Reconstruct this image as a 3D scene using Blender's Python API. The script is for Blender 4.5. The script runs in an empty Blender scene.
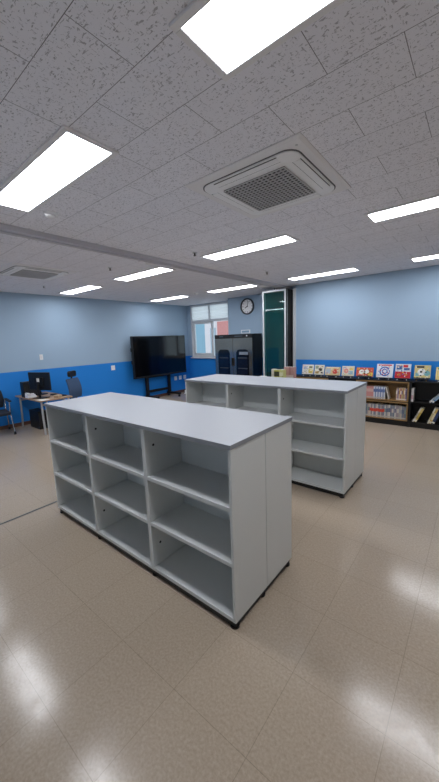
import bpy, math, random
from mathutils import Vector, Matrix
random.seed(7)
PI = math.pi
sc = bpy.context.scene
col = sc.collection
K = 1.09            # metres per drawing unit

# ------------------------------------------------------------------ camera
def cam_setup():
    yaw, pit, rol = [math.radians(a) for a in (39.294, -9.344, -2.126)]
    F = Vector((-math.sin(yaw)*math.cos(pit), math.cos(yaw)*math.cos(pit), math.sin(pit)))
    r = F.cross(Vector((0, 0, 1))).normalized(); u = r.cross(F)
    c, s = math.cos(rol), math.sin(rol)
    R = c*r + s*u; U = -s*r + c*u
    cd = bpy.data.cameras.new('camera'); co = bpy.data.objects.new('camera', cd); col.objects.link(co)
    m = Matrix((R, U, -F)).transposed().to_4x4(); m.translation = Vector((0, 0, 1.644*K))
    co.matrix_world = m
    cd.sensor_fit = 'AUTO'; cd.sensor_width = 36; cd.lens = 36*318.37/782
    cd.clip_start = .02; cd.clip_end = 100
    sc.camera = co
cam_setup()
# ------------------------------------------------------------------ world and exposure
w = bpy.data.worlds.new('world'); sc.world = w; w.use_nodes = True
bg = w.node_tree.nodes['Background']
bg.inputs[0].default_value = (.66, .77, .87, 1); bg.inputs[1].default_value = 1.5
vs = sc.view_settings
vs.view_transform = 'Standard'; vs.look = 'None'; vs.gamma = 1; vs.use_curve_mapping = False
vs.exposure = 0.0
LAMP = 16.8
try:
    sc.cycles.max_bounces = 10; sc.cycles.diffuse_bounces = 6; sc.cycles.glossy_bounces = 4
    sc.cycles.transparent_max_bounces = 24
    sc.cycles.use_denoising = True
    sc.cycles.sample_clamp_indirect = 6
except Exception:
    pass

# ------------------------------------------------------------------ materials
def lin(h):
    if isinstance(h, str):
        h = [int(h[i:i+2], 16) for i in (0, 2, 4)]
    return tuple((v/255/12.92 if v/255 <= .04045 else ((v/255+.055)/1.055)**2.4) for v in h) + (1,)
MATS = {}
def mat(name, colr, rough=.5, metal=0, noise=0, nscale=30, spec=.5, coat=0, bump=0):
    if name in MATS: return MATS[name]
    m = bpy.data.materials.new(name); m.use_nodes = True
    nt = m.node_tree; b = nt.nodes['Principled BSDF']
    b.inputs['Base Color'].default_value = lin(colr)
    b.inputs['Roughness'].default_value = rough; b.inputs['Metallic'].default_value = metal
    b.inputs['Specular IOR Level'].default_value = spec
    b.inputs['Coat Weight'].default_value = coat
    if noise or bump:
        tc = nt.nodes.new('ShaderNodeTexCoord'); n = nt.nodes.new('ShaderNodeTexNoise')
        n.inputs['Scale'].default_value = nscale; n.inputs['Detail'].default_value = 4
        nt.links.new(tc.outputs['Object'], n.inputs['Vector'])
        if noise:
            hs = nt.nodes.new('ShaderNodeMix'); hs.data_type = 'RGBA'
            c = lin(colr)
            hs.inputs[6].default_value = tuple(max(0, v*(1-noise)) for v in c[:3])+(1,)
            hs.inputs[7].default_value = tuple(min(1, v*(1+noise)) for v in c[:3])+(1,)
            nt.links.new(n.outputs['Fac'], hs.inputs[0]); nt.links.new(hs.outputs[2], b.inputs['Base Color'])
        if bump:
            bp = nt.nodes.new('ShaderNodeBump'); bp.inputs['Strength'].default_value = bump; bp.inputs['Distance'].default_value = .002
            nt.links.new(n.outputs['Fac'], bp.inputs['Height']); nt.links.new(bp.outputs[0], b.inputs['Normal'])
    MATS[name] = m
    return m

def wall_mat():
    m = bpy.data.materials.new('two_tone_wall_paint'); m.use_nodes = True
    nt = m.node_tree; b = nt.nodes['Principled BSDF']; N = nt.nodes.new; L = nt.links.new
    tc = N('ShaderNodeTexCoord'); sx = N('ShaderNodeSeparateXYZ'); L(tc.outputs['Object'], sx.inputs[0])
    g = N('ShaderNodeMath'); g.operation = 'GREATER_THAN'; g.inputs[1].default_value = 1.13*K; L(sx.outputs[2], g.inputs[0])
    mx = N('ShaderNodeMix'); mx.data_type = 'RGBA'
    mx.inputs[6].default_value = lin('2285dc'); mx.inputs[7].default_value = lin('a2bad0')
    L(g.outputs[0], mx.inputs[0])
    L(mx.outputs[2], b.inputs['Base Color'])
    n = N('ShaderNodeTexNoise'); n.inputs['Scale'].default_value = 90; L(tc.outputs['Object'], n.inputs['Vector'])
    bp = N('ShaderNodeBump'); bp.inputs['Strength'].default_value = .08; bp.inputs['Distance'].default_value = .002
    L(n.outputs['Fac'], bp.inputs['Height']); L(bp.outputs[0], b.inputs['Normal'])
    b.inputs['Roughness'].default_value = .55; b.inputs['Specular IOR Level'].default_value = .35
    return m

def brick_node(nt, tc, ox, oy, bw, rh, mortar, off):
    N = nt.nodes.new; L = nt.links.new
    mp = N('ShaderNodeMapping'); mp.vector_type = 'POINT'
    mp.inputs['Scale'].default_value = (1/K, 1/K, 1/K); mp.inputs['Location'].default_value = (-ox, -oy, 0)
    L(tc.outputs['Object'], mp.inputs[0])
    br = N('ShaderNodeTexBrick'); br.offset = off; br.offset_frequency = 2; br.squash = 1
    br.inputs['Scale'].default_value = 1; br.inputs['Mortar Size'].default_value = mortar
    br.inputs['Mortar Smooth'].default_value = .3
    br.inputs['Brick Width'].default_value = bw; br.inputs['Row Height'].default_value = rh
    br.inputs['Bias'].default_value = 0
    L(mp.outputs[0], br.inputs['Vector'])
    return br, mp

def floor_mat():
    m = bpy.data.materials.new('beige_vinyl_tile'); m.use_nodes = True
    nt = m.node_tree; b = nt.nodes['Principled BSDF']; N = nt.nodes.new; L = nt.links.new
    tc = N('ShaderNodeTexCoord')
    br, mp = brick_node(nt, tc, -1.015, .40, .4150, .4125, .0013, 0)
    br.inputs['Color1'].default_value = lin('b7a794'); br.inputs['Color2'].default_value = lin('b9a996')
    br.inputs['Mortar'].default_value = lin('968877')
    n = N('ShaderNodeTexNoise'); n.inputs['Scale'].default_value = 75; n.inputs['Detail'].default_value = 5; n.inputs['Roughness'].default_value = .65
    L(tc.outputs['Object'], n.inputs['Vector'])
    cr = N('ShaderNodeValToRGB'); cr.color_ramp.elements[0].position = .32; cr.color_ramp.elements[0].color = (.74, .72, .70, 1)
    cr.color_ramp.elements[1].position = .68; cr.color_ramp.elements[1].color = (1.0, 1.0, 1.0, 1)
    L(n.outputs['Fac'], cr.inputs[0])
    mx = N('ShaderNodeMix'); mx.data_type = 'RGBA'; mx.blend_type = 'MULTIPLY'; mx.inputs[0].default_value = 1
    L(br.outputs['Color'], mx.inputs[6]); L(cr.outputs[0], mx.inputs[7]); L(mx.outputs[2], b.inputs['Base Color'])
    n2 = N('ShaderNodeTexNoise'); n2.inputs['Scale'].default_value = 11; n2.inputs['Roughness'].default_value = .7; n2.inputs['Detail'].default_value = 6
    L(tc.outputs['Object'], n2.inputs['Vector'])
    mr = N('ShaderNodeMapRange'); mr.inputs['From Min'].default_value = .3; mr.inputs['From Max'].default_value = .7
    mr.inputs['To Min'].default_value = .11; mr.inputs['To Max'].default_value = .23
    L(n2.outputs['Fac'], mr.inputs[0]); L(mr.outputs[0], b.inputs['Roughness'])
    bp = N('ShaderNodeBump'); bp.inputs['Strength'].default_value = .12; bp.inputs['Distance'].default_value = .001
    L(n.outputs['Fac'], bp.inputs['Height']); L(bp.outputs[0], b.inputs['Normal'])
    b.inputs['Specular IOR Level'].default_value = .5
    return m

def ceil_mat():
    m = bpy.data.materials.new('fissured_ceiling_tile'); m.use_nodes = True
    nt = m.node_tree; b = nt.nodes['Principled BSDF']; N = nt.nodes.new; L = nt.links.new
    tc = N('ShaderNodeTexCoord')
    br, mp = brick_node(nt, tc, -.8475, 1.2, .555, .2735, .0016, .5)
    br.inputs['Color1'].default_value = lin('efeef4'); br.inputs['Color2'].default_value = lin('f2f1f7'); br.inputs['Mortar'].default_value = lin('77747a')
    def fiss(scale, st, thr, w_):
        q = N('ShaderNodeMapping'); q.inputs['Scale'].default_value = st; q.inputs['Rotation'].default_value = (0, 0, w_)
        L(tc.outputs['Object'], q.inputs[0])
        n = N('ShaderNodeTexNoise'); n.inputs['Scale'].default_value = scale; n.inputs['Detail'].default_value = 2; n.inputs['Distortion'].default_value = .6
        L(q.outputs[0], n.inputs['Vector'])
        r = N('ShaderNodeMapRange'); r.inputs['From Min'].default_value = thr; r.inputs['From Max'].default_value = thr+.035
        L(n.outputs['Fac'], r.inputs[0]); return r
    f1 = fiss(46, (1.0, 2.5, 1), .622, .35); f2 = fiss(50, (2.4, 1.0, 1), .634, -.5)
    mxm = N('ShaderNodeMath'); mxm.operation = 'MAXIMUM'; L(f1.outputs[0], mxm.inputs[0]); L(f2.outputs[0], mxm.inputs[1])
    mx = N('ShaderNodeMix'); mx.data_type = 'RGBA'; mx.inputs[7].default_value = lin('bbb9bf')
    L(mxm.outputs[0], mx.inputs[0]); L(br.outputs['Color'], mx.inputs[6]); L(mx.outputs[2], b.inputs['Base Color'])
    iv = N('ShaderNodeMath'); iv.operation = 'SUBTRACT'; iv.inputs[0].default_value = 1; L(mxm.outputs[0], iv.inputs[1])
    bp = N('ShaderNodeBump'); bp.inputs['Strength'].default_value = .5; bp.inputs['Distance'].default_value = .003
    L(iv.outputs[0], bp.inputs['Height']); L(bp.outputs[0], b.inputs['Normal'])
    b.inputs['Roughness'].default_value = .9; b.inputs['Specular IOR Level'].default_value = .2
    return m

def emis(name, colr, s):
    m = bpy.data.materials.new(name); m.use_nodes = True
    b = m.node_tree.nodes['Principled BSDF']
    b.inputs['Base Color'].default_value = (.8, .8, .8, 1)
    b.inputs['Emission Color'].default_value = colr; b.inputs['Emission Strength'].default_value = s
    MATS[name] = m; return m

def glass(name, tint, gloss=1.0, body=None):
    m = bpy.data.materials.new(name); m.use_nodes = True
    nt = m.node_tree; nt.nodes.clear(); N = nt.nodes.new; L = nt.links.new
    o = N('ShaderNodeOutputMaterial'); t = N('ShaderNodeBsdfTransparent'); g = N('ShaderNodeBsdfGlossy')
    t.inputs[0].default_value = lin(tint); g.inputs['Roughness'].default_value = .02
    fr = N('ShaderNodeFresnel'); fr.inputs[0].default_value = 1.5
    ml = N('ShaderNodeMath'); ml.operation = 'MULTIPLY'; ml.inputs[1].default_value = gloss; L(fr.outputs[0], ml.inputs[0])
    ge = N('ShaderNodeNewGeometry'); iv = N('ShaderNodeMath'); iv.operation = 'SUBTRACT'; iv.inputs[0].default_value = 1; L(ge.outputs['Backfacing'], iv.inputs[1])
    m2 = N('ShaderNodeMath'); m2.operation = 'MULTIPLY'; L(ml.outputs[0], m2.inputs[0]); L(iv.outputs[0], m2.inputs[1]); ml = m2
    base = t
    if body:
        df = N('ShaderNodeBsdfDiffuse'); df.inputs[0].default_value = lin(body); xb = N('ShaderNodeMixShader'); xb.inputs[0].default_value = .075
        L(t.outputs[0], xb.inputs[1]); L(df.outputs[0], xb.inputs[2]); base = xb
    x = N('ShaderNodeMixShader'); L(ml.outputs[0], x.inputs[0]); L(base.outputs[0], x.inputs[1]); L(g.outputs[0], x.inputs[2]); L(x.outputs[0], o.inputs[0])
    MATS[name] = m; return m

def translucent(name, colr):
    m = bpy.data.materials.new(name); m.use_nodes = True
    nt = m.node_tree; nt.nodes.clear(); N = nt.nodes.new; L = nt.links.new
    o = N('ShaderNodeOutputMaterial'); d = N('ShaderNodeBsdfDiffuse'); t = N('ShaderNodeBsdfTranslucent')
    d.inputs[0].default_value = lin(colr); t.inputs[0].default_value = lin(colr)
    x = N('ShaderNodeMixShader'); x.inputs[0].default_value = .8
    L(d.outputs[0], x.inputs[1]); L(t.outputs[0], x.inputs[2]); L(x.outputs[0], o.inputs[0])
    MATS[name] = m; return m

def wood_mat(name, c1, c2, rough=.45):
    m = bpy.data.materials.new(name); m.use_nodes = True
    nt = m.node_tree; b = nt.nodes['Principled BSDF']; N = nt.nodes.new; L = nt.links.new
    tc = N('ShaderNodeTexCoord'); mp = N('ShaderNodeMapping'); mp.inputs['Scale'].default_value = (2, 14, 14)
    L(tc.outputs['Object'], mp.inputs[0])
    n = N('ShaderNodeTexNoise'); n.inputs['Scale'].default_value = 4; n.inputs['Detail'].default_value = 5; n.inputs['Distortion'].default_value = 1
    L(mp.outputs[0], n.inputs['Vector'])
    cr = N('ShaderNodeValToRGB'); cr.color_ramp.elements[0].color = lin(c1); cr.color_ramp.elements[1].color = lin(c2)
    cr.color_ramp.elements[0].position = .3; cr.color_ramp.elements[1].position = .7
    L(n.outputs['Fac'], cr.inputs[0]); L(cr.outputs[0], b.inputs['Base Color']); b.inputs['Roughness'].default_value = rough
    MATS[name] = m; return m

WALL = wall_mat(); FLOOR = floor_mat(); CEIL = ceil_mat()
WHITE = mat('white_melamine', 'd4d7d6', .38, noise=.02, nscale=60)
TOPW = mat('white_melamine_dimmed_top', 'adb1b7', .42, noise=.02, nscale=60)  # bookcase white greyed in colour to hold down the tops' brightness under the lamps
EDGE = mat('grey_edge_banding', '8e9298', .45)
BLACK = mat('black_plastic', '121214', .45)
BLACKM = mat('black_laminate', '09090b', .5, noise=.15, nscale=20)
ALU = mat('brushed_aluminium', 'c4c6c9', .35, .6)
ALUW = mat('white_aluminium', 'd9dcdf', .4, .1)
RAIL = mat('grey_rail', 'c2c0c5', .5)
DARK = mat('dark_slot', '2a2b2d', .7)
CHROME = mat('chrome', 'c8cacd', .18, 1)
PLAST = mat('white_plastic', 'f4f4f5', .4)
PLASTG = mat('light_grey_plastic', 'ebe9ea', .45)
GRILLE = mat('grey_grille', 'c9c8ca', .5)
SCREEN = mat('screen_glass', '06070b', .12, spec=.6)
BROWN = mat('brown_baseboard', '6a4a3c', .5)
WOOD = wood_mat('oak_wood', '8f6f43', 'ab8757')
DESKW = wood_mat('desk_wood', '9d8264', 'b8997a')
MESH = mat('blue_grey_mesh', '3a4f6c', .8, noise=.2, nscale=120)
FABRIC = mat('dark_fabric', '1f2430', .85, noise=.2, nscale=140)
PAPER = mat('paper', 'e6e3da', .8)
SMOKE = mat('grey_mirror_glass', '97938b', .12, .85)
DIFF = emis('led_diffuser', (.955, .98, 1.04, 1), LAMP)
GLASS = glass('clear_window_glass', 'f4f8f8')
TEAL = glass('teal_partition_glass', 'c3dcda', 1.9, '3f9c9c')
BLIND = translucent('white_pleated_blind', 'f8f9f8')

# ------------------------------------------------------------------ mesh helper
class MB:
    def __init__(s): s.v = []; s.f = []; s.m = []; s.sm = []; s.T = None
    def add(s, vs, fs, mi=0, smooth=False):
        o = len(s.v)
        for p in vs:
            p = Vector(p)
            if s.T is not None: p = s.T @ p
            s.v.append(p*K)
        for f in fs:
            s.f.append([o+i for i in f]); s.m.append(mi); s.sm.append(smooth)
        return s
    def box(s, x0, x1, y0, y1, z0, z1, mi=0, fm=None):
        vs = [(x0,y0,z0),(x1,y0,z0),(x1,y1,z0),(x0,y1,z0),(x0,y0,z1),(x1,y0,z1),(x1,y1,z1),(x0,y1,z1)]
        fs = [(0,3,2,1),(4,5,6,7),(0,1,5,4),(1,2,6,5),(2,3,7,6),(3,0,4,7)]   # bottom top -y +x +y -x
        o = len(s.f); s.add(vs, fs, mi)
        if fm:
            for k, i in fm.items(): s.m[o+k] = i
        return s
    def cbox(s, c, d, mi=0): return s.box(c[0]-d[0]/2, c[0]+d[0]/2, c[1]-d[1]/2, c[1]+d[1]/2, c[2]-d[2]/2, c[2]+d[2]/2, mi)
    def cyl(s, p0, p1, r0, r1=None, n=16, mi=0, smooth=True):
        r1 = r0 if r1 is None else r1
        p0, p1 = Vector(p0), Vector(p1); d = (p1-p0).normalized()
        a = d.orthogonal().normalized(); b = d.cross(a)
        vs = []
        for p, r in ((p0, r0), (p1, r1)):
            for k in range(n):
                t = 2*PI*k/n; vs.append(p+a*(r*math.cos(t))+b*(r*math.sin(t)))
        s.add(vs, [(k, (k+1) % n, n+(k+1) % n, n+k) for k in range(n)], mi, smooth)
        s.add(vs[:n], [tuple(reversed(range(n)))], mi); s.add(vs[n:], [tuple(range(n))], mi)
        return s
    def tube(s, pts, r, n=10, mi=0):
        pts = [Vector(p) for p in pts]; rings = []
        for i, p in enumerate(pts):
            d = (pts[min(i+1, len(pts)-1)]-pts[max(i-1, 0)]).normalized()
            if i == 0: a = d.orthogonal().normalized()
            else: a = (a-d*a.dot(d)).normalized()
            b = d.cross(a)
            rings.append([p+a*(r*math.cos(2*PI*k/n))+b*(r*math.sin(2*PI*k/n)) for k in range(n)])
        vs = [q for R in rings for q in R]; fs = []
        for i in range(len(pts)-1):
            for k in range(n): fs.append((i*n+k, i*n+(k+1) % n, (i+1)*n+(k+1) % n, (i+1)*n+k))
        s.add(vs, fs, mi, True)
        s.add(rings[0], [tuple(reversed(range(n)))], mi); s.add(rings[-1], [tuple(range(n))], mi)
        return s
    def lathe(s, prof, c=(0,0,0), n=28, mi=0):
        vs = []; fs = []; c = Vector(c)
        for r, z in prof:
            for k in range(n): vs.append(c+Vector((r*math.cos(2*PI*k/n), r*math.sin(2*PI*k/n), z)))
        for i in range(len(prof)-1):
            for k in range(n): fs.append((i*n+k, i*n+(k+1) % n, (i+1)*n+(k+1) % n, (i+1)*n+k))
        s.add(vs, fs, mi, True)
        s.add(vs[:n], [tuple(reversed(range(n)))], mi); s.add(vs[-n:], [tuple(range(n))], mi)
        return s
    def prism(s, poly, axis, a, b, mi=0):
        """poly in the two other axes (cyclic order), extruded along axis from a to b"""
        def P(u, v, t): return {'x': (t, u, v), 'y': (u, t, v), 'z': (u, v, t)}[axis]
        n = len(poly); vs = [P(u, v, a) for u, v in poly]+[P(u, v, b) for u, v in poly]
        fl = axis == 'y'
        f1, f2 = tuple(reversed(range(n))), tuple(range(n, 2*n))
        side = [(k, (k+1) % n, n+(k+1) % n, n+k) for k in range(n)]
        fs = [f1, f2]+side
        if fl: fs = [tuple(reversed(f)) for f in fs]
        return s.add(vs, fs, mi)
    def build(s, name, mats, parent=None, bevel=0, loc=None, rot=None):
        me = bpy.data.meshes.new(name); me.from_pydata([tuple(p) for p in s.v], [], s.f)
        if not isinstance(mats, (list, tuple)): mats = [mats]
        for m in mats: me.materials.append(m)
        me.polygons.foreach_set('material_index', s.m); me.polygons.foreach_set('use_smooth', s.sm)
        me.update()
        o = bpy.data.objects.new(name, me); col.objects.link(o)
        if parent is not None: o.parent = parent
        if loc is not None: o.location = Vector(loc)*K
        if rot is not None: o.rotation_euler = rot
        if bevel:
            b = o.modifiers.new('bevel', 'BEVEL'); b.width = bevel*K; b.segments = 2; b.limit_method = 'ANGLE'; b.angle_limit = math.radians(50)
        return o
def rrect(x0, x1, y0, y1, r, n=6):
    pts = []
    for cx, cy, a in ((x1-r, y1-r, 0), (x0+r, y1-r, 90), (x0+r, y0+r, 180), (x1-r, y0+r, 270)):
        for k in range(n+1):
            t = math.radians(a+90*k/n); pts.append((cx+r*math.cos(t), cy+r*math.sin(t)))
    return pts
def tag(o, label, cat, group=None):
    o['label'] = label; o['category'] = cat
    if group: o['group'] = group
    return o
def struct(o): o['kind'] = 'structure'; return o
def empty(name, loc, rz=0, label=None, cat=None, group=None):
    o = bpy.data.objects.new(name, None); col.objects.link(o); o.empty_display_size = .1
    o.location = Vector(loc)*K; o.rotation_euler = (0, 0, rz)
    if label: tag(o, label, cat, group)
    return o
def copy_tree(o, parent=None):
    c = o.copy(); col.objects.link(c)
    if parent is not None: c.parent = parent
    for ch in list(o.children): copy_tree(ch, c)
    return c
def place_copy(o, loc, rz=None, label=None, group=None):
    c = copy_tree(o); c.location = Vector(loc)*K
    if rz is not None: c.rotation_euler = (0, 0, rz)
    if label: c['label'] = label
    if group: c['group'] = group
    return c
def box1(x0, x1, y0, y1, z0, z1): return MB().box(x0, x1, y0, y1, z0, z1)

# ------------------------------------------------------------------ setting
H = 2.70
XL, YB, YW, YC = -7.32, 6.51, 7.45, 7.05
XR, YF = 2.2, -1.0
struct(box1(XL-.1, XR+.1, YF-.1, YW+.12, -.12, 0).build('floor', FLOOR))
struct(box1(XL-.1, XR+.1, YF-.1, YW+.12, H, H+.12).build('ceiling', CEIL))
struct(box1(XL-.1, XL, YF, YW+.12, 0, H).build('wall_left', WALL))
struct(box1(-3.135, XR, YB, YB+.66, 0, H).build('wall_back', WALL))
struct(box1(-5.36, -3.135, YC, YC+.52, 0, H).build('wall_far', WALL))
struct(box1(XR, XR+.1, YF, YB, 0, H).build('wall_right', mat('cream_paint', 'e6dfd2', .6)))
struct(box1(XL, XR, YF-.1, YF, 0, H).build('wall_front', mat('pale_grey_paint', 'c3d0da', .6)))
WX0, WX1, WZ0, WZ1 = -7.15, -5.62, 1.09, 2.685
ww = MB()
ww.box(XL, WX0, YW, YW+.12, 0, H).box(WX1, -5.36, YW, YW+.12, 0, H).box(WX0, WX1, YW, YW+.12, 0, WZ0).box(WX0, WX1, YW, YW+.12, WZ1, H)
struct(ww.build('wall_window', WALL))
struct(box1(XL, XL+.012, YF, YW-.02, 0, .075).build('baseboard_left', BROWN))
struct(box1(-3.135, XR, YB-.012, YB, 0, .075).build('baseboard_back', BROWN))
struct(box1(XL+.012, -5.37, YW-.012, YW, 0, .075).build('baseboard_window', BROWN))

# window
win = struct(empty('window_1', (0, YW, 0)))
fr = MB(); t = .05
fr.box(WX0, WX0+t, -.02, .08, WZ0, WZ1).box(WX1-t, WX1, -.02, .08, WZ0, WZ1).box(WX0+t, WX1-t, -.02, .08, WZ0, WZ0+t).box(WX0+t, WX1-t, -.02, .08, WZ1-t, WZ1)
fr.box(WX0+t, WX1-t, -.02, .08, 2.16, 2.23)
xm = (WX0+WX1)/2
fr.box(xm-.025, xm+.025, -.02, .08, 2.23, WZ1-t)
fr.box(WX0-.04, WX1+.04, -.06, .0, WZ0-.035, WZ0)
fr.build('window_frame', ALUW, win, bevel=.004)
sa = MB(); a0, a1, b0, b1 = WX0+t, -6.26, WZ0+t, 2.16; s_ = .075
sa.box(a0, a0+s_+.02, .0, .05, b0, b1).box(a1-s_, a1, .0, .05, b0, b1).box(a0+s_, a1-s_, .0, .05, b0, b0+s_).box(a0+s_, a1-s_, .0, .05, b1-s_*.7, b1)
sa.build('window_sash', ALUW, win, bevel=.004)
box1(a0+s_, a1-s_, .022, .028, b0+s_, b1-s_*.7).build('window_pane', GLASS, win)
box1(a1, WX1-t, .055, .061, b0, b1).build('window_pane', GLASS, win)
box1(WX0+t, xm-.025, .055, .061, 2.23, WZ1-t).build('window_pane', GLASS, win)
box1(xm+.025, WX1-t, .055, .061, 2.23, WZ1-t).build('window_pane', GLASS, win)
for x0, x1 in ((WX0+t, xm-.025), (xm+.025, WX1-t)):
    n = 9; vs = []; fs = []
    z0, z1 = 2.235, WZ1-t-.003
    for k in range(n+1):
        z = z1-(z1-z0)*k/n; y = .012+(.014 if k % 2 else 0)
        vs += [(x0+.005, y, z), (x1-.005, y, z)]
    for k in range(n): fs.append((2*k, 2*k+1, 2*k+3, 2*k+2))
    MB().add(vs, fs).build('window_blind', BLIND, win)

# folding partition guides
tr = MB(); XT = -3.37
tr.box(XT-.016, XT-.007, YF, 6.15, 0, .0025).box(XT+.007, XT+.016, YF, 6.15, 0, .0025).box(XT-.007, XT+.007, YF, 6.15, .0, .001, 1)
struct(tr.build('trim_1', [mat('dull_grey_metal', '8a8781', .55, .3), DARK]))
tr = MB()
tr.box(XT-.07, XT-.014, YF, 6.7, H-.045, H).box(XT+.014, XT+.07, YF, 6.7, H-.045, H).box(XT-.014, XT+.014, YF, 6.7, H-.02, H, 1)
struct(tr.build('trim_2', [RAIL, DARK]))

# ------------------------------------------------------------------ white double sided bookcases
BL, BD, BZ = 2.177, .689, 1.105
def bookcase(x, y, label):
    """x = right end, y = near face"""
    r = empty('bookcase', (x-BL/2, y+BD/2, 0), 0, label, 'bookcase', 'white double-sided bookcases in the middle of the room')
    L2, D2 = BL/2, BD/2
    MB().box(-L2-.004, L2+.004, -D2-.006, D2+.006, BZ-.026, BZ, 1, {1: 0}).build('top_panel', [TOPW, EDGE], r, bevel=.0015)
    zt, zb = BZ-.026, .05
    for s in (-1, 1):
        ya, yb = (-D2, -.0025) if s < 0 else (.0025, D2)
        for sx in (-1, 1):
            x0 = -L2 if sx < 0 else L2-.018
            MB().box(x0, x0+.018, ya, yb, zb, zt).build('side_panel', WHITE, r, bevel=.001)
        xs = [-L2+BL/3, -L2+2*BL/3]
        for xd in xs:
            d = MB().box(xd-.017, xd+.017, ya, yb, zb, zt).build('divider', WHITE, r, bevel=.001)
            yf = -D2+.07 if s < 0 else D2-.07
            for z in (.955, .235):
                MB().cyl((xd+.0165, yf, z), (xd+.0185, yf, z), .009, n=12).build('screw_cap', DARK, d)
        yback = (-.02, -.0025) if s < 0 else (.0025, .02)
        edges = [-L2+.018, xs[0]-.017, xs[0]+.017, xs[1]-.017, xs[1]+.017, L2-.018]
        yi0, yi1 = (ya+.001, yback[0]) if s < 0 else (yback[1], yb-.001)
        for k in range(3):
            xa, xb = edges[2*k], edges[2*k+1]
            box1(xa, xb, yback[0], yback[1], zb, zt).build('back_panel', WHITE, r)
            for z0, z1 in ((zb, .076), (.397, .421), (.727, .751)):
                MB().box(xa, xb, yi0, yi1, z0, z1).build('shelf_board', WHITE, r, bevel=.001)
    pl = MB(); q = .012
    pl.box(-L2+q, L2-q, -D2+q, -D2+q+.018, .008, zb).box(-L2+q, L2-q, D2-q-.018, D2-q, .008, zb)
    pl.box(-L2+q, -L2+q+.018, -D2+q+.018, D2-q-.018, .008, zb).box(L2-q-.018, L2-q, -D2+q+.018, D2-q-.018, .008, zb)
    pl.build('plinth', BLACK, r)
    for fx in (-L2+.03, -L2+BL/3, -L2+2*BL/3, L2-.03):
        for fy in (-D2+.03, -.03, D2-.03):
            MB().cyl((fx, fy, 0), (fx, fy, .012), .028, n=16).cyl((fx, fy, .012), (fx, fy, zb), .018, n=12).build('foot', BLACK, r)
    return r
bookcase(-.953, 1.234, 'empty white nine-bay bookcase nearest the camera, standing by the floor track')
bookcase(-.953, 3.083, 'empty white bookcase farther back, in front of the picture books and the glass partition')

# ------------------------------------------------------------------ ceiling lamps
def lamp(loc, label, group=None):
    r = empty('ceiling_light', loc, 0, label, 'ceiling light', group or 'LED panel ceiling lights')
    a, b, f = .585, .1265, .030
    m = MB(); z0, z1 = -.012, 0
    m.box(-a-f, a+f, -b-f, -b, z0, z1).box(-a-f, a+f, b, b+f, z0, z1).box(-a-f, -a, -b, b, z0, z1).box(a, a+f, -b, b, z0, z1)
    m.build('frame', PLASTG, r, bevel=.002)
    box1(-a, a, -b, b, -.008, -.003).build('diffuser', DIFF, r)
    return r
LX = [-6.25, -4.267, -2.268, -.283]; LY = [1.055, 3.38, 5.737]
LBL = {(3,0): 'large glowing LED panel at the top edge of the photo, above the near bookcase',
       (2,0): 'glowing LED panel at the left edge, next to the round smoke detector',
       (3,1): 'glowing LED panel cut by the right edge, behind the big ceiling air conditioner',
       (2,1): 'glowing LED panel in mid ceiling between the air conditioner and the clock',
       (2,2): 'narrow glowing LED panel on the ceiling right above the glass partition',
       (3,2): 'LED panel cut by the right edge, closest to the wall of picture books',
       (1,1): 'glowing LED panel just left of the ceiling rail, above the television',
       (0,1): 'glowing LED panel nearest the left wall, beside the far air conditioner',
       (0,2): 'small far LED panel above the television, closest to the corner by the window',
       (1,2): 'small far LED panel in front of the window and the wall clock'}
L0 = None
for i, x in enumerate(LX):
    for j, y in enumerate(LY):
        lb = LBL.get((i, j)); g = None
        if lb is None: lb, g = 'LED ceiling panel lying outside the photograph', 'LED ceiling panels outside the photo'
        if L0 is None: L0 = lamp((x, y, H), lb, g)
        else: place_copy(L0, (x, y, H), 0, lb, g or 'LED panel ceiling lights')

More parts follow.
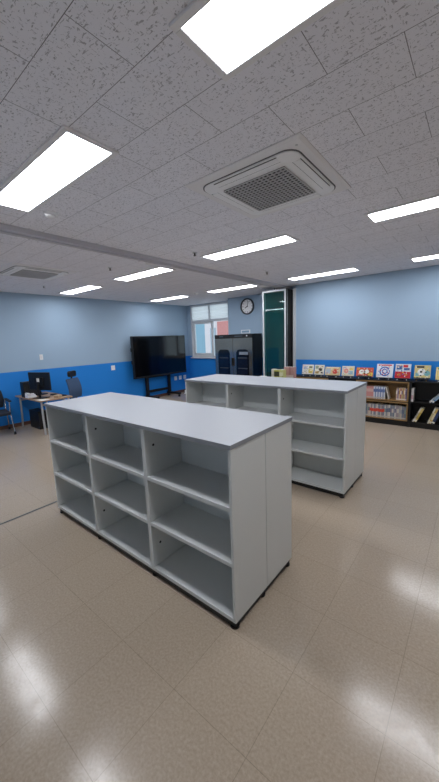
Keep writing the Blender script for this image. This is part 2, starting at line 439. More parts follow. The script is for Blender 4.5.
# ------------------------------------------------------------------ ceiling cassette air conditioners
def cassette(loc, label):
    r = empty('ceiling_air_conditioner', loc, 0, label, 'air conditioner', 'ceiling cassette air conditioners')
    a = .43
    m = MB()                                        # outer plate with sloped rim
    o = [(-a,-a),(a,-a),(a,a),(-a,a)]; i_ = [(x*.955, y*.955) for x, y in o]
    vs = [(x,y,0) for x,y in o]+[(x,y,-.006) for x,y in o]+[(x,y,-.014) for x,y in i_]
    fs = [(0,1,2,3)]+[(k,k+4,(k+1)%4+4,(k+1)%4) for k in range(4)]+[(k+4,k+8,(k+1)%4+8,(k+1)%4+4) for k in range(4)]+[(11,10,9,8)]
    m.add(vs, fs).build('panel', PLASTG, r)
    c = .365
    rr = rrect(-c, c, -c, c, .09); rr2 = rrect(-c+.008, c-.008, -c+.008, c-.008, .085)
    MB().prism(rr, 'z', -.0165, -.0135).build('shadow_gap', mat('grey_gap', '5e5d60', .7), r)
    m = MB(); n = len(rr2); r3 = rrect(-.28, .28, -.28, .28, .05)
    vs = [(x,y,-.014) for x,y in rr2]+[(x,y,-.021) for x,y in rr2]+[(x,y,-.030) for x,y in r3]
    fs = [(k,n+k,n+(k+1)%n,(k+1)%n) for k in range(n)]+[(n+k,2*n+k,2*n+(k+1)%n,n+(k+1)%n) for k in range(n)]+[tuple(range(3*n-1,2*n-1,-1))]
    m.add(vs, fs).build('cover', PLAST, r, bevel=0)
    for k in range(4):
        v = MB(); v.T = Matrix.Rotation(k*PI/2, 4, 'Z')
        v.box(.292, .340, -.235, .235, -.0285, -.024).box(.290, .292, -.238, .238, -.029, -.024, 1).box(.340, .3425, -.238, .238, -.027, -.021, 1)
        v.build('louver', [PLAST, mat('grey_gap', '5e5d60', .7)], r, bevel=0)
    g = .235
    MB().box(-g, g, -g, g, -.034, -.0295).build('filter', mat('dark_filter', '0f0f10', .8), r)
    m = MB(); nb = 15
    for k in range(nb+1):
        p = -g+2*g*k/nb
        m.box(p-.0034, p+.0034, -g, g, -.041, -.034).box(-g, g, p-.0034, p+.0034, -.0395, -.034)
    m.build('grille', GRILLE, r)
    MB().cyl((.375, -.36, -.016), (.375, -.36, -.012), .008, n=12).build('sensor', GRILLE, r)
    return r
ac = cassette((-1.246, 2.177, H), 'large square ceiling air conditioner with grey grille right of the ceiling rail')
place_copy(ac, (-5.15, 2.11, H), 0, 'ceiling air conditioner left of the ceiling rail, above the desk')

# detectors and sprinklers
def detector(loc, label):
    r = empty('smoke_detector', loc, 0, label, 'smoke detector')
    MB().lathe([(.052, 0), (.052, -.012), (.046, -.016)]).build('base', PLAST, r)
    MB().lathe([(.040, -.016), (.040, -.028), (.028, -.036), (.012, -.038)]).build('cap', PLASTG, r)
    return r
d0 = detector((-2.793, 1.325, H), 'round white smoke detector beside the LED panel at the left edge')
place_copy(d0, (-5.175, 5.6, H), 0, 'tiny round smoke detector far off, just before the window')
def sprinkler(loc, label):
    r = empty('sprinkler', loc, 0, label, 'sprinkler')
    MB().lathe([(.03, 0), (.03, -.004), (.012, -.008)], n=16).build('escutcheon', ALU, r)
    MB().lathe([(.008, -.008), (.008, -.03), (.018, -.032), (.018, -.035)], n=14).build('head', mat('dark_bronze', '3b3836', .4, .6), r)
    return r
s0 = sprinkler((-2.822, 3.065, H), 'dark sprinkler head left of the middle LED panel')
place_copy(s0, (-4.195, 2.757, H), 0, 'dark sprinkler head beyond the rail, between the left LED panels')
place_copy(s0, (-2.823, 4.803, H), 0, 'dark sprinkler head above the glass partition, by the narrow LED panel')
place_copy(s0, (-6.221, 2.688, H), 0, 'faint sprinkler head close to the left wall near the far air conditioner')
r = empty('ceiling_speaker', (-3.587, 3.004, H), 0, 'flat pale speaker plate on the ceiling next to the rail', 'speaker')
MB().lathe([(.085, 0), (.085, -.006), (.08, -.009)]).build('rim', PLAST, r)
MB().lathe([(.072, -.009), (.070, -.012), (.03, -.013)]).build('mesh', PLASTG, r)

# ------------------------------------------------------------------ folding glass partition (folded stack)
fp = empty('folding_partition', (-3.49, 6.2, 0), 0, 'stack of folded tall glass partition panels parked against the back wall', 'partition')
PW = .28
for k in range(4):
    y0 = .105*k; fm = MB(); z0, z1 = .03, 2.62
    sw = .032
    fm.box(-PW, -PW+sw, y0, y0+.085, z0, z1).box(PW-sw, PW, y0, y0+.085, z0, z1).box(-PW+sw, PW-sw, y0, y0+.085, z0, z0+.09).box(-PW+sw, PW-sw, y0, y0+.085, z1-.04, z1)
    fo = fm.build('panel_frame', ALUW if k in (0,) else mat('dark_frame', '24211f', .5), fp, bevel=.002)
    box1(-PW+sw, PW-sw, y0+.015, y0+.021, z0+.09, z1-.04).build('glass_pane', TEAL, fo)
    MB().box(PW, PW+.004, y0+.02, y0+.065, z0, z1).build('edge_seal', mat('rubber_seal', '151416', .7), fo)
    if k in (1, 2): MB().box(PW+.004, PW+.03, y0+.025, y0+.06, 1.26, 1.42).build('handle', BLACK, fo, bevel=.006)
    MB().cyl((0, y0+.0425, 2.62), (0, y0+.0425, 2.675), .012, n=10).build('hanger', CHROME, fo)
    MB().cyl((0, y0+.0425, 0), (0, y0+.0425, .03), .012, n=10).build('guide_pin', CHROME, fo)
MB().box(.322, .372, .258, .308, .0, 2.64).build('end_post', ALUW, fp)

# ------------------------------------------------------------------ interactive display
tv = empty('interactive_display', (-7.1, 6.08, 0), 0, 'large black flat screen on a wheeled stand against the left wall', 'television')
W, Z0, Z1 = .965, .655, 1.785
m = MB(); y0, y1 = -W, W
m.box(-.05, .03, y0, y1, Z0, Z0+.045).box(-.05, .03, y0, y1, Z1-.02, Z1).box(-.05, .03, y0, y0+.02, Z0+.045, Z1-.02).box(-.05, .03, y1-.02, y1, Z0+.045, Z1-.02).box(-.05, .0, y0+.02, y1-.02, Z0+.045, Z1-.02)
m.build('bezel', BLACK, tv, bevel=.004)
box1(0, .022, y0+.02, y1-.02, Z0+.045, Z1-.02).build('screen', SCREEN, tv)
for z in (1.43, 1.10): MB().box(-.045, .005, y0-.03, y0, z-.05, z+.05).build('side_bracket', BLACK, tv, bevel=.008)
MB().box(.03, .034, -.10, .10, Z0+.008, Z0+.03).build('control_strip', mat('grey_strip', '2b2e33', .3), tv)
for y in (-.49, .33):
    MB().box(-.12, -.06, y-.045, y+.045, .13, 1.45).build('post', BLACKM, tv, bevel=.004)
    lg = MB().box(-.17, .36, y-.04, y+.04, .075, .13).build('foot_beam', BLACKM, tv, bevel=.006)
    for x in (-.13, .32):
        MB().cyl((x, y-.015, .035), (x, y+.015, .035), .035, n=16).box(x-.012, x+.012, y-.022, y+.022, .04, .076).build('caster', BLACK, lg)
MB().box(-.11, -.07, -.445, .285, .20, .27).build('cross_bar', BLACKM, tv)
MB().box(-.11, -.07, -.445, .285, .62, .66).build('cross_bar', BLACKM, tv)
MB().box(-.06, -.05, -.60, .60, 1.0, 1.40).build('mount_plate', BLACKM, tv)
dv = empty('door_stop', (-6.98, 6.86, 0), 0, 'little white post on the floor right of the television stand', 'door stop')
MB().lathe([(.03, 0), (.03, .015), (.018, .03), (.018, .09), (.022, .10), (.012, .11)], n=16).build('post', PLAST, dv)

# ------------------------------------------------------------------ book steriliser cabinet
cb = empty('book_steriliser', (-4.835, 6.5, 0), 0, 'tall black two-door book sterilising cabinet below the wall clock', 'cabinet')
cw, cd, ch = .583, .45, 1.735
MB().box(-cw, cw, .02, cd, .04, ch).build('body', BLACKM, cb, bevel=.004)
MB().box(-cw, cw, 0, .02, 1.645, ch).build('header', BLACK, cb, bevel=.002)
hd = MB().box(-.42, -.30, -.002, 0, 1.675, 1.70); hd.box(.06, .30, -.002, 0, 1.675, 1.70); hd.build('indicator', mat('dim_indicator', '4b5560', .3), cb)
MB().cyl((.43, -.004, 1.69), (.43, 0, 1.69), .018, n=16).build('button', PLAST, cb)
MB().box(-cw+.02, cw-.02, .04, cd-.02, 0, .04).build('base', BLACK, cb)
for s in (-1, 1):
    x0, x1 = (-cw+.003, -.0025) if s < 0 else (.0025, cw-.003)
    d = MB().box(x0, x1, 0, .018, .06, 1.64).build('door', SMOKE, cb, bevel=.002)
    wx0, wx1 = x0+.10, x1-.10
    top = 1.36
    arch = [(wx0, .30), (wx1, .30), (wx1, top-.10)]+[(wx1-.10+.10*math.cos(t), top-.10+.10*math.sin(t)) for t in (PI/8, PI/4, 3*PI/8, PI/2)]+[(wx0+.10-.10*math.sin(t), top-.10+.10*math.cos(t)) for t in (0, PI/8, PI/4, 3*PI/8)]+[(wx0, top-.10)]
    wn = MB().prism(arch, 'y', -.003, .0).build('door_window', SCREEN, d)
    ins = MB().prism([(wx0+.04, .30), (wx1-.04, .30), (wx1-.04, top-.16), (wx0+.04, top-.16)], 'y', -.0045, -.003)
    ins.build('blue_film', mat('deep_blue_glass', '0e1526', .2), wn)
    bars = MB()
    for z in (1.14, .88, .62): bars.box(wx0+.05, wx1-.05, -.007, -.0045, z, z+.02)
    bars.build('rack_bar', mat('rack_grey', '3b424d', .4), wn)
    MB().box(-.03 if s < 0 else .012, -.012 if s < 0 else .03, -.03, -.002, .95, 1.15).build('handle', BLACK, d, bevel=.003)
    if s > 0: MB().box(wx0+.09, wx1-.02, -.006, -.0045, 1.23, 1.30).build('display', mat('grey_display', '7d8896', .3), wn)

ob = empty('wall_socket_box', (-4.80, YC, 1.80), 0, 'small white box plate on the wall above the black cabinet', 'socket')
MB().box(-.14, .14, -.02, 0, -.045, .045).build('rim', PLAST, ob, bevel=.004)
MB().box(-.115, .115, -.023, -.02, -.027, .027).build('face', mat('pale_blue_plate', '8fadc6', .4), ob)

# wall clock
ck = empty('wall_clock', (-4.73, YC, 2.435), 0, 'round black-rimmed white wall clock above the black cabinet', 'clock')
R = .205
def ring(ri, ro, d0, d1, n=48):
    vs = []; fs = []
    for k in range(n):
        t = 2*PI*k/n; c, s = math.cos(t), math.sin(t)
        vs += [(ro*c, -d0, ro*s), (ro*c, -d1, ro*s), ((ri+ro)/2*c, -d1-.008, (ri+ro)/2*s), (ri*c, -d1, ri*s), (ri*c, -d0, ri*s)]
    for k in range(n):
        a, b = 5*k, 5*((k+1) % n)
        for q in range(5): fs.append((a+q, b+q, b+(q+1) % 5, a+(q+1) % 5))
    return MB().add(vs, fs, 0, True)
ring(.172, R, 0, .035).build('rim', mat('clock_rim', '1b2230', .3), ck)
MB().cyl((0, 0, 0), (0, -.012, 0), .176, n=48).build('face', PLAST, ck)
tk = MB()
for k in range(12):
    tk.T = Matrix.Rotation(k*PI/6, 4, 'Y'); l = .035 if k % 3 == 0 else .024
    tk.box(-.006, .006, -.0135, -.012, .158-l, .158)
tk.build('hour_marks', BLACK, ck)
for nm, ang, ln, wd, yy in (('hour_hand', 243, .085, .009, -.016), ('minute_hand', 15, .135, .006, -.018)):
    h_ = MB(); h_.T = Matrix.Rotation(math.radians(ang), 4, 'Y'); h_.box(-wd, wd, yy-.0015, yy, -.02, ln); h_.build(nm, BLACK, ck)
MB().cyl((0, -.012, 0), (0, -.022, 0), .012, n=16).build('hub', BLACK, ck)

# ------------------------------------------------------------------ wall plates on the left wall
def plate(y, z, label, w=.04, h=.06, n=1, cat='socket', name='wall_socket'):
    r = empty(name, (XL, y, z), 0, label, cat)
    MB().box(0, .01, -w, w, -h, h).build('plate', PLAST, r, bevel=.003)
    if name == 'light_switch':
        MB().box(.01, .016, -w*.45, w*.45, -h*.55, h*.55).build('rocker', PLASTG, r, bevel=.002)
    else:
        MB().cyl((.01, 0, 0), (.012, 0, 0), .02, n=16).build('outlet', PLASTG, r)
    return r
plate(2.93, 1.39, 'white light switch on the pale wall above the blue band, over the desk', .035, .058, name='light_switch', cat='light switch')
plate(4.64, 1.0, 'white socket plate on the blue band left of the television', .055, .06)
for y, l in ((6.80, 'leftmost of the three white sockets low behind the television stand'), (7.0, 'middle of the three white sockets low on the blue wall'), (7.2, 'socket nearest the corner, right of two other white sockets')):
    plate(y, .47, l, .055, .06)

# ------------------------------------------------------------------ desk corner
dk = empty('desk', (-6.68, 2.62, 0), 0, 'wooden desk with metal legs against the left wall', 'desk')
MB().box(-.60, .60, -.30, .30, .625, .65).build('desk_top', DESKW, dk, bevel=.003)
for sx in (-.50, .52):
    for sy in (-.25, .25):
        MB().tube([(sx, sy, .625), (sx, sy, .30), (sx+(.02 if sx > 0 else -.05), sy, .0)], .018).build('leg', ALU, dk)
MB().tube([(-.50, -.25, .56), (-.50, .25, .56)], .014).tube([(.52, -.25, .56), (.52, .25, .56)], .014).tube([(-.5, .25, .56), (.52, .25, .56)], .014).build('leg_rail', ALU, dk)
pt = empty('computer_tower', (-6.84, 2.55, 0), 0, 'black computer tower standing on the floor under the desk', 'computer')
MB().box(-.22, .22, -.09, .09, .0, .36).build('case', BLACK, pt, bevel=.006)
MB().box(.22, .226, -.085, .085, .01, .35).build('front_panel', BLACKM, pt, bevel=.002)
mo = empty('monitor', (-6.45, 2.50, .65), math.radians(-72), 'black computer monitor on the desk, its back with a white square towards the camera', 'monitor')
MB().box(-.015, .015, -.27, .27, .15, .49).build('housing', BLACK, mo, bevel=.006)
MB().box(-.019, -.015, -.255, .255, .17, .475).build('screen', SCREEN, mo)
MB().box(.015, .035, -.12, .12, .22, .40).build('back_cover', BLACKM, mo, bevel=.008)
MB().box(.035, .037, -.035, .035, .31, .38).build('label_plate', PAPER, mo)
MB().tube([(.045, 0, .28), (.06, 0, .15), (.03, 0, .01)], .022).build('stand_neck', BLACK, mo)
MB().prism(rrect(-.09, .11, -.13, .13, .03), 'z', 0, .012).build('stand_base', BLACK, mo)
sp = empty('mini_computer', (-6.86, 2.46, .65), 0, 'slim black upright computer case on the desk left of the monitor', 'computer')
MB().box(-.07, .07, -.14, .14, .0, .30).build('case', BLACK, sp, bevel=.006)
MB().box(.0705, .074, -.06, .06, .05, .25).build('vent', BLACKM, sp)
m2 = empty('monitor', (-6.93, 2.70, .65), math.radians(-75), 'second monitor seen half hidden behind the upright computer case', 'monitor')
MB().box(-.015, .015, -.24, .24, .14, .44).build('housing', BLACK, m2, bevel=.005)
MB().box(.015, .03, -.05, .05, .20, .34).build('back_cover', PLASTG, m2, bevel=.004)
MB().tube([(.035, 0, .24), (.045, 0, .12), (.02, 0, .01)], .018).build('stand_neck', BLACK, m2)
MB().prism(rrect(-.08, .09, -.1, .1, .03), 'z', 0, .012).build('stand_base', BLACK, m2)
ph = empty('telephone', (-6.70, 2.405, .65), math.radians(0), 'white desk telephone at the near edge of the desk', 'telephone')
MB().prism([(-.07, 0), (.07, 0), (.07, .03), (-.07, .07)], 'y', -.08, .08).build('body', PLAST, ph, bevel=.004)
hs = MB().box(-.075, .06, -.075, -.03, .075, .095).box(-.075, -.035, -.075, -.03, .055, .08).box(.02, .06, -.075, -.03, .045, .08); hs.build('handset', PLAST, ph, bevel=.006)
MB().box(-.02, .055, -.015, .065, .05, .062).build('keypad', PLASTG, ph)
kb = empty('keyboard', (-6.42, 2.80, .65), math.radians(5), 'dark keyboard lying on the desk behind the monitor', 'keyboard')
MB().box(-.2, .2, -.06, .06, 0, .016).build('base', BLACK, kb, bevel=.004)
ky = MB()
for i in range(14):
    for j in range(5): ky.box(-.192+.0275*i, -.192+.0275*i+.023, -.052+.021*j, -.052+.021*j+.017, .016, .022)
ky.build('keys', FABRIC, kb)
pp = empty('paper_sheet', (-6.16, 2.40, .65), math.radians(5), 'loose white paper sheets at the front corner of the desk', 'paper')
MB().box(-.105, .105, -.075, .075, 0, .003).build('top_sheet', PAPER, pp)
MB().box(-.11, .09, -.07, .07, .003, .005).build('cover_sheet', PAPER, pp, rot=(0, 0, .2))
bx = empty('pen_box', (-6.17, 2.68, .65), .3, 'small tan box on the right end of the desk', 'box')
MB().box(-.06, .06, -.045, .045, 0, .035).build('tray', mat('tan_card', 'b79a7c', .7), bx, bevel=.003)
MB().box(-.062, .062, -.047, .047, .035, .05).build('lid', mat('tan_card_lid', 'c7ad90', .7), bx, bevel=.003)

def caster(p, m=None):
    c = (m or MB()); x, y, z = p
    c.cyl((x, y-.018, .026), (x, y+.018, .026), .026, n=14).box(x-.01, x+.01, y-.008, y+.008, .03, .06)
    return c
# office chair with headrest behind the desk
oc = empty('office_chair', (-6.50, 3.42, 0), math.radians(32), 'blue-grey office chair with black headrest behind the desk', 'chair')
# local +x = facing direction of the sitter
MB().prism(rrect(-.22, .24, -.23, .23, .06), 'z', .40, .46).build('seat', FABRIC, oc, bevel=.015)
n = 9; vs = []; fs = []
for k in range(n+1):
    z = .50+.42*k/n; x = -.23+.03*math.sin(PI*k/n)-.05*k/n; wd = .21+.02*math.sin(PI*k/n)
    vs += [(x, -wd, z), (x, wd, z), (x-.03, wd, z), (x-.03, -wd, z)]
for k in range(n):
    a, b = 4*k, 4*k+4
    for q in range(4): fs.append((a+q, a+(q+1) % 4, b+(q+1) % 4, b+q))
fs += [(3, 2, 1, 0), (4*n, 4*n+1, 4*n+2, 4*n+3)]
MB().add(vs, fs).build('backrest', MESH, oc, bevel=.008)
MB().prism(rrect(-.13, .13, .955, 1.08, .04), 'x', -.31, -.255).build('headrest', BLACK, oc, bevel=.012)
MB().tube([(-.295, 0, .97), (-.31, 0, .85), (-.285, 0, .60), (-.20, 0, .42), (0, 0, .385)], .02).build('back_spine', BLACK, oc)
MB().box(-.12, .12, -.12, .12, .37, .40).build('seat_plate', BLACK, oc)
MB().cyl((0, 0, .10), (0, 0, .24), .028).cyl((0, 0, .24), (0, 0, .372), .018).build('gas_lift', BLACK, oc)
for k in range(5):
    t = 2*PI*k/5; q = MB(); q.T = Matrix.Rotation(t, 4, 'Z')
    q.prism([(.02, .075), (.30, .06), (.30, .085), (.02, .125)], 'y', -.022, .022)
    lg = q.build('base_leg', BLACK, oc, bevel=.004)
    c = MB(); c.T = Matrix.Rotation(t, 4, 'Z'); caster((.28, 0, 0), c); c.build('caster', BLACK, lg)

# visitor chair at the left edge
vc = empty('visitor_chair', (-7.0, 1.84, 0), math.radians(-8), 'dark office chair with chrome legs on casters cut by the left edge', 'chair')
MB().prism(rrect(-.24, .25, -.24, .24, .05), 'z', .375, .425).build('seat', FABRIC, vc, bevel=.015)
n = 8; vs = []; fs = []
for k in range(n+1):
    z = .47+.33*k/n; x = -.23+.02*math.sin(PI*k/n)-.04*k/n; wd = .20+.02*math.sin(PI*k/n)
    vs += [(x, -wd, z), (x, wd, z), (x-.03, wd, z), (x-.03, -wd, z)]
for k in range(n):
    a, b = 4*k, 4*k+4
    for q in range(4): fs.append((a+q, a+(q+1) % 4, b+(q+1) % 4, b+q))
fs += [(3, 2, 1, 0), (4*n, 4*n+1, 4*n+2, 4*n+3)]
MB().add(vs, fs).build('backrest', FABRIC, vc, bevel=.008)
for s in (-1, 1):
    MB().tube([(-.26, s*.235, .62), (-.25, s*.235, .40), (-.20, s*.235, .365), (.22, s*.235, .365)], .012).build('side_frame', CHROME, vc)
    MB().box(-.24, .20, s*.25-.025, s*.25+.025, .615, .64).build('armrest', BLACK, vc, bevel=.006)
    MB().tube([(.12, s*.25, .615), (.14, s*.235, .37)], .011).build('arm_post', CHROME, vc)
    for sx in (-1, 1):
        lg = MB().tube([(sx*.20, s*.235, .365), (sx*.27, s*.25, .055)], .011).build('leg', CHROME, vc)
        caster((sx*.27, s*.25, 0)).build('caster', BLACK, lg)

# ------------------------------------------------------------------ low black bookcases along the back wall
YS0, YS1, ZS = 6.22, 6.495, .805
def low_unit(x0, x1, label, wood=None, shelf=.44, base=.10, name='low_bookcase'):
    r = empty(name, (x0, YS0, 0), 0, label, 'bookcase')
    w = x1-x0; d = YS1-YS0; e = .016
    MB().box(0, w, 0, d, ZS-.018, ZS).build('top_panel', BLACKM, r, bevel=.001)
    for a in (0, w-e): box1(a, a+e, 0, d, 0, ZS-.018).build('side_panel', BLACKM, r)
    box1(e, w-e, d-.01, d, 0, ZS-.018).build('back_panel', BLACKM, r)
    box1(e, w-e, 0, d-.01, base-.016, base).build('bottom_board', BLACKM, r)
    box1(e, w-e, .004, d-.01, shelf-.016, shelf).build('shelf_board', BLACKM, r)
    box1(e, w-e, .015, .03, 0, base-.016).build('plinth', BLACKM, r)
    if wood:
        a, b = wood[0]-x0, wood[1]-x0; f = .018
        for z0, z1 in ((shelf, ZS-.018), (base, shelf-.016)):
            q = MB(); y0, y1 = -.006, d-.012
            q.box(a, a+f, y0, y1, z0+f, z1-f).box(b-f, b, y0, y1, z0+f, z1-f).box(a, b, y0, y1, z0, z0+f).box(a, b, y0, y1, z1-f, z1).box(a+f, b-f, y1-.006, y1, z0+f, z1-f)
            q.build('wooden_box', WOOD, r)
    return r
low_unit(-3.105, -2.27, 'low black bookcase with a wooden box front, next to the glass partition', wood=(-3.085, -2.30))
low_unit(-2.268, -.872, 'low black bookcase whose oak-framed cubbies hold rows of books', wood=(-1.76, -.892))
low_unit(-.87, .40, 'low black bookcase at the right edge with leaning books inside', shelf=.455)

# ------------------------------------------------------------------ books
BM = {}
def bm(c, r=.45):
    if c not in BM: BM[c] = mat('cover_'+c, c, r)
    return BM[c]
def book(w, d, h, cover, band=None, z=(.3, .5), band2=None):
    """standing book, spine towards -y, base at z=0, spine x 0..w"""
    m = MB(); t = min(.003, w*.2)
    m.box(0, t, 0, d, 0, h, 0).box(w-t, w, 0, d, 0, h, 0).box(t, w-t, 0, t, 0, h, 0).box(t, w-t, t, d-.004, .003, h-.003, 1)
    if band: m.box(0, w, -.0008, 0, h*z[0], h*z[1], 2)
    if band2: m.box(0, w, -.0008, 0, h*.04, h*.14, 3)
    return m, [bm(cover), PAPER, bm(band or 'ffffff'), bm(band2 or 'f0efea')]
def put(m, mats, loc, label, group, rot=None, name='book', cat='book'):
    o = m.build(name, mats, None, loc=loc, rot=rot); tag(o, label, cat, group); return o
zl = .1188; zu = .4588
cols = ['b9b4ab', '8c8f98', '6e7f8e', 'c7b9a6', '9a8f94', '74808f', 'a8a39a', 'd2cdc4', '887d86']
x = -1.735; k = 0
while x < -.935:
    w_ = random.uniform(.017, .026)
    if x+w_ > -.915: break
    h_ = random.uniform(.225, .245) if x > -1.56 or k % 3 else .2
    c_ = random.choice(cols)
    if -1.51 < x < -1.28: bd, z_ = 'd2452f', (.42, .66)
    else: bd, z_ = random.choice(['7a6f86', '9fa0a6', '5f6c83', 'cfc5b4', '87988a']), (.45, .75)
    if x < -1.60: c_, bd = '6f8a66', '3d5a47'
    m, ms = book(w_, .15, h_, c_, bd, z_, 'b9b4aa')
    red = bd == 'd2452f'
    put(m, ms, (x, YS0+.012, zl), 'book with a red spine band in the packed lower oak cubby' if red else
        ('green book at the left end of the lower oak cubby' if x < -1.60 else 'pale book without red band in the packed lower oak cubby'),
        'red-banded books in the lower oak cubby' if red else ('green books in the lower oak cubby' if x < -1.60 else 'pale books in the lower oak cubby'))
    x += w_+.0012; k += 1
x = -1.735
for k in range(30):
    w_ = random.uniform(.016, .024)
    if x+w_ > -1.26: break
    c_ = 'cc8f8c' if x < -1.47 else ('d9dbe2' if k % 2 else '8294b8')
    m, ms = book(w_, .15, random.uniform(.215, .225), c_, 'd8b5ad' if x < -1.47 else '5f74a6', (.55, .8), 'c0bab2')
    pink = x < -1.47
    put(m, ms, (x, YS0+.012, zu), 'pinkish book in the left row of the upper oak cubby' if pink else 'blue or white book in the left row of the upper oak cubby',
        'pink books in the upper oak cubby' if pink else 'blue and white books in the upper oak cubby')
    x += w_+.0012
m, ms = book(.014, .15, .22, 'e9e7e1', 'c9c6bd'); put(m, ms, (x+.058, YS0+.012, zu+.0035), 'white book leaning beside the gap in the upper oak cubby', None, (0, math.radians(-14), 0))
x = -1.085
for k in range(12):
    w_ = random.uniform(.014, .022)
    if x+w_ > -.915: break
    c_ = ['c9a88f', '8d7fa0', 'd2b98f', 'b0646a', 'cdb37a', 'a8906a'][k % 6]
    m, ms = book(w_, .15, random.uniform(.20, .23), c_, ['efe3cf', '5f5a86', 'b98a4a'][k % 3], (.5, .8), 'e6dccd')
    put(m, ms, (x, YS0+.012, zu), 'warm-coloured book in the short row right of the gap in the upper oak cubby', 'books right of the gap in the upper oak cubby')
    x += w_+.0012
# leaning books in the right-hand black unit
m, ms = book(.03, .16, .225, 'dcd8d6', 'c7a0a8', (.2, .5)); put(m, ms, (-.850, YS0+.004, .4558), 'pale book standing upright against the oak cubbies in the right black bookcase', None)
def lean(x, z, w_, h_, deg, c_, bd, label, b2='ece8dc'):
    m, ms = book(w_, .16, h_, c_, bd, (.25, .7), b2)
    a = math.radians(deg); put(m, ms, (x, YS0+.005, z+.0008+w_*math.sin(a)), label, None, (0, a, 0))
lean(-.815, .10, .02, .265, 24, 'dad6cc', 'a9a6a0', 'leftmost white leaning book on the bottom of the right black bookcase')
lean(-.788, .10, .034, .262, 24, 'd9c37a', 'b9a04c', 'yellowish leaning book on the bottom of the right black bookcase')
lean(-.597, .10, .022, .28, 19, 'e3dfcf', 'cfc08f', 'cream leaning book right of the yellowish pair, bottom of right bookcase')
lean(-.570, .10, .03, .275, 19, 'd3b565', 'e5d9b0', 'ochre leaning book beside the cream one, bottom of right bookcase')
lean(-.535, .10, .04, .26, 19, '1d2c50', '2a4170', 'navy book leaning on the ochre one, bottom of right bookcase')
lean(-.590, .455, .022, .25, 42, 'cfd4d6', '9fb0bd', 'white book leaning far over on the upper shelf of the right bookcase')
lean(-.553, .455, .026, .25, 42, '4f7fb0', '8fb2cf', 'blue book leaning far over on the upper shelf of the right bookcase')
lean(-.44, .455, .024, .24, 25, 'dfe0da', 'b9c4c9', 'pale book at the right frame edge on the upper shelf of the right bookcase')

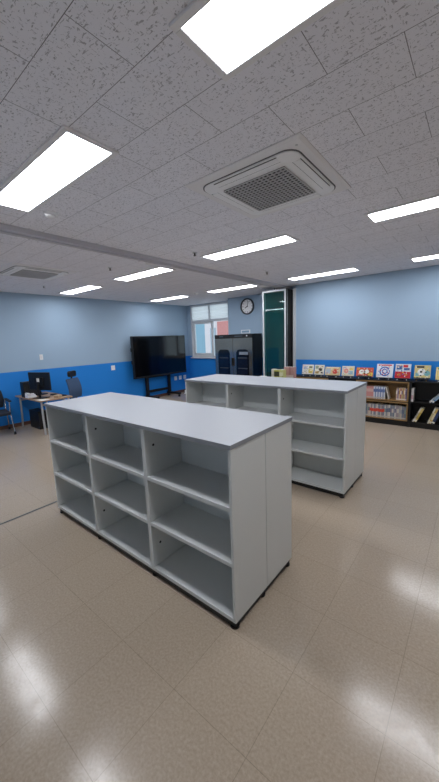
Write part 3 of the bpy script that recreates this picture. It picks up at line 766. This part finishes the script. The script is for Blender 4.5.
# picture books on little easels along the top
def easel(xc, zt, w_, h_, tilt, kind, label):
    st = empty('book_stand', (xc, 6.37, zt), 0, 'small dark stand with pale pegs under '+label[0], 'book stand', None)
    for s in (-1, 1):
        MB().cyl((s*w_*.3, -.07, .0), (s*w_*.3, -.07, .028), .008, n=10).build('peg', PLAST if kind != 8 else WOOD, st)
    MB().box(-w_*.42, w_*.42, -.078, .02, .022, .03).build('ledge', BLACK, st)
    MB().prism([(-.0, .03), (.02, .03), (.02+.55*h_*math.tan(tilt), .03+.55*h_), (.006+.55*h_*math.tan(tilt), .03+.55*h_)], 'x', -w_*.3, w_*.3).build('back_rest', BLACK, st)
    MB().box(-.01, .01, .02, .1, .0, .03).build('rear_foot', BLACK, st)
    m = MB(); t = .014
    m.box(-w_/2, w_/2, 0, t, 0, h_, 0).box(-w_/2+.002, w_/2-.001, .002, t-.002, -.0006, h_+.0006, 1)
    def rc(x0, x1, z0, z1, i): m.box(-w_/2+w_*x0, -w_/2+w_*x1, -.0007, 0, h_*z0, h_*z1, i)
    def disc(cx, cz, r, i, dy=0, n=20): m.cyl((-w_/2+w_*cx, -.0007-dy, h_*cz), (-w_/2+w_*cx, -dy, h_*cz), r*h_, n=n, mi=i, smooth=False)
    pal = {1: ['e9e6da', 'f2f0ea', 'd8c25c', '9db7d4', '7d7a5a'], 2: ['e2ddcd', 'f2f0ea', '3d3426', 'a98b4a', '8fa38a'],
           3: ['cfbd8e', 'f2f0ea', 'cf4a3c', 'a7b8c6', 'e8dcc0'], 4: ['dfd9c6', 'f2f0ea', 'd98f8a', '8fb4c9', 'e5c86a'],
           5: ['c9563a', 'f2f0ea', 'f0efe8', 'e3c24f', '22262e'], 6: ['e6eaef', 'f2f0ea', '2f62b8', 'cfdcea', 'c94a52'],
           7: ['d7e2ea', 'f2f0ea', 'c8202c', '3a5f9e', 'e0b23c'], 8: ['d3c382', 'f2f0ea', 'eef0ee', '77b0b5', '2b2b30'], 9: ['e8d68a', 'f2f0ea', 'efeee8', 'c2953f', '6a8f5a']}[kind]
    if kind == 1: rc(.0, .5, .0, 1, 1); rc(.56, .95, .1, .55, 2); rc(.1, .4, .55, .8, 3); rc(.6, .9, .62, .85, 4); disc(.28, .35, .14, 4)
    if kind == 2: disc(.62, .55, .2, 2); rc(.1, .5, .1, .35, 3); rc(.08, .4, .6, .88, 4); rc(.7, .92, .12, .3, 2)
    if kind == 3: disc(.66, .45, .3, 2); rc(.05, .36, .15, .8, 3); rc(.1, .9, .86, .97, 4)
    if kind == 4: disc(.34, .5, .24, 2); rc(.55, .9, .15, .5, 3); rc(.6, .92, .58, .85, 4); rc(.08, .3, .78, .92, 3)
    if kind == 5: disc(.32, .5, .28, 2); disc(.62, .55, .24, 2); rc(.7, .97, .1, .45, 3); rc(.4, .55, .3, .6, 4); rc(.05, .2, .72, .95, 3); rc(.08, .9, 0, .12, 4)
    if kind == 6: disc(.5, .45, .36, 2); disc(.5, .45, .27, 0, .0007); disc(.5, .45, .2, 2, .0014); disc(.5, .45, .13, 3, .0021); rc(.1, .9, .86, .96, 4)
    if kind == 7: rc(0, 1, 0, .46, 2); rc(.08, .45, .6, .9, 3); rc(.55, .92, .55, .72, 3); rc(.5, .8, .76, .94, 2); disc(.25, .22, .12, 4); disc(.7, .25, .1, 4)
    if kind == 8: disc(.45, .5, .26, 2); disc(.78, .42, .2, 3); rc(.08, .3, .2, .45, 3); rc(.12, .6, .8, .94, 4); disc(.42, .52, .08, 4, .0007); rc(0, 1, 0, .1, 4)
    if kind == 9: disc(.4, .5, .28, 2); rc(.6, .95, .2, .7, 3); rc(.1, .9, .8, .95, 4)
    rng = random.Random(kind*11)
    for q in range(26):
        a_, c_ = rng.uniform(.03, .88), rng.uniform(.05, .88); u_, v_ = rng.uniform(.03, .1), rng.uniform(.03, .1)
        m.box(-w_/2+w_*a_, -w_/2+w_*min(.97, a_+u_), -.0031, -.0028, h_*c_, h_*min(.96, c_+v_), rng.choice((0, 1, 2, 3, 4, 4)))
    o = m.build('picture_book', [bm(pal[0]), PAPER]+[bm(c) for c in pal[2:]], None, loc=(xc, 6.37-.035, zt+.0348), rot=(-tilt, 0, 0))
    tag(o, label[1], 'book', 'picture books displayed on top of the black bookcases')
tl = math.radians(14)
for xa, xb, h_, kind, who, lb in (
    (-2.90, -2.655, .20, 1, 'the first picture book by the partition', 'white and yellow picture book first in the row, next to the partition'),
    (-2.63, -2.43, .20, 2, 'the picture book with a dark round figure', 'cream picture book with a dark round figure, second in the row'),
    (-2.405, -2.105, .165, 3, 'the wide tan book with the red disc', 'wide tan picture book with a big red disc'),
    (-2.07, -1.84, .19, 4, 'the pastel picture book', 'pastel picture book between the red-disc book and the wide red one'),
    (-1.80, -1.50, .17, 5, 'the wide red book with white figures', 'wide red picture book with two white round figures'),
    (-1.445, -1.175, .245, 6, 'the book with the blue rings', 'white picture book with a blue ring design on its cover'),
    (-1.14, -.90, .25, 7, 'the book with the red lower half', 'picture book with a red lower half and pale blue top'),
    (-.845, -.61, .235, 8, 'the yellow book with a white figure', 'yellow-green picture book with a white round figure'),
    (-.535, -.28, .21, 9, 'the last picture book at the right edge', 'yellowish picture book cut off by the right edge of the photo')):
    easel((xa+xb)/2, ZS, xb-xa, h_, tl, kind, (who, lb))

# low shelf behind the far bookcase with some books on top
lo = empty('low_shelf', (-3.22, 5.76, 0), 0, 'low black shelf mostly hidden behind the far white bookcase, books on top', 'shelf')
MB().box(-.42, .42, -.13, .13, .79, .81).build('top_board', BLACKM, lo)
for s in (-1, 1): box1(s*.41-.01, s*.41+.01, -.13, .13, 0, .79).build('side_panel', BLACKM, lo)
box1(-.40, .40, -.13, .13, .38, .40).build('shelf_board', BLACKM, lo); box1(-.40, .40, .115, .13, .40, .79).build('back_panel', BLACKM, lo)
zz = .8106
m, ms = book(.055, .12, .185, 'ded9c9', 'cfc9b5'); put(m, ms, (-3.235, 5.634, zz), 'cream thick book at left end of books beside the partition', None)
m, ms = book(.115, .12, .175, 'b9b74e', '3a3d22', (.25, .8)); put(m, ms, (-3.175, 5.634, zz), 'thick yellow-green book with a dark square on its spine', None)
m, ms = book(.085, .12, .18, 'c9cc86', 'dfe0b8', (.3, .7)); put(m, ms, (-3.057, 5.634, zz), 'pale yellow-green book right of the one with a dark square', None)
for k in range(4):
    m, ms = book(.05, .13, .225, ['b98a86', 'c49a92', 'ad7d7c', 'b88f8b'][k], 'd9c3ba', (.15, .3), 'e9e2da')
    put(m, ms, (-3.02+.0515*k, 5.758, zz), 'pinkish book in the tall row right of the yellow-green books', 'pink books beside the partition')
fl = MB().box(-.07, .07, -.05, .05, 0, .02).build('flat_booklet', PAPER, None, loc=(-3.50, 5.74, zz)); tag(fl, 'white booklet lying flat at the foot of the glass partition', 'booklet')

# ------------------------------------------------------------------ outside
bd = empty('building', (-10.1, 13.0, -3), 0, 'pink and white neighbouring building seen through the right window pane', 'building')
MB().box(-1.4, 5, 0, 3, 0, 9).build('wall', mat('pale_render', 'ecdcdc', .8), bd)
MB().box(-.5, .7, -.05, 0, 3.9, 5.5).build('red_panel', mat('salmon_brick', 'd98d86', .8, noise=.1, nscale=8), bd)
MB().box(-1.0, -.65, -.03, 0, 3.0, 5.2).build('window', mat('outdoor_window', 'a9b8c4', .2), bd)
b2 = empty('building', (-13.2, 16.5, -3), 0, 'pale blue building seen through the left window sash', 'building')
MB().box(-5, 2.2, 0, 3, 0, 10).build('wall', mat('pale_blue_render', '93b3c4', .8), b2)
MB().box(-.6, .0, -.03, 0, 3.2, 4.6).build('window', mat('outdoor_window', 'a9b8c4', .2), b2)
MB().box(.5, 1.1, -.03, 0, 3.2, 4.6).build('window', mat('outdoor_window', 'a9b8c4', .2), b2)
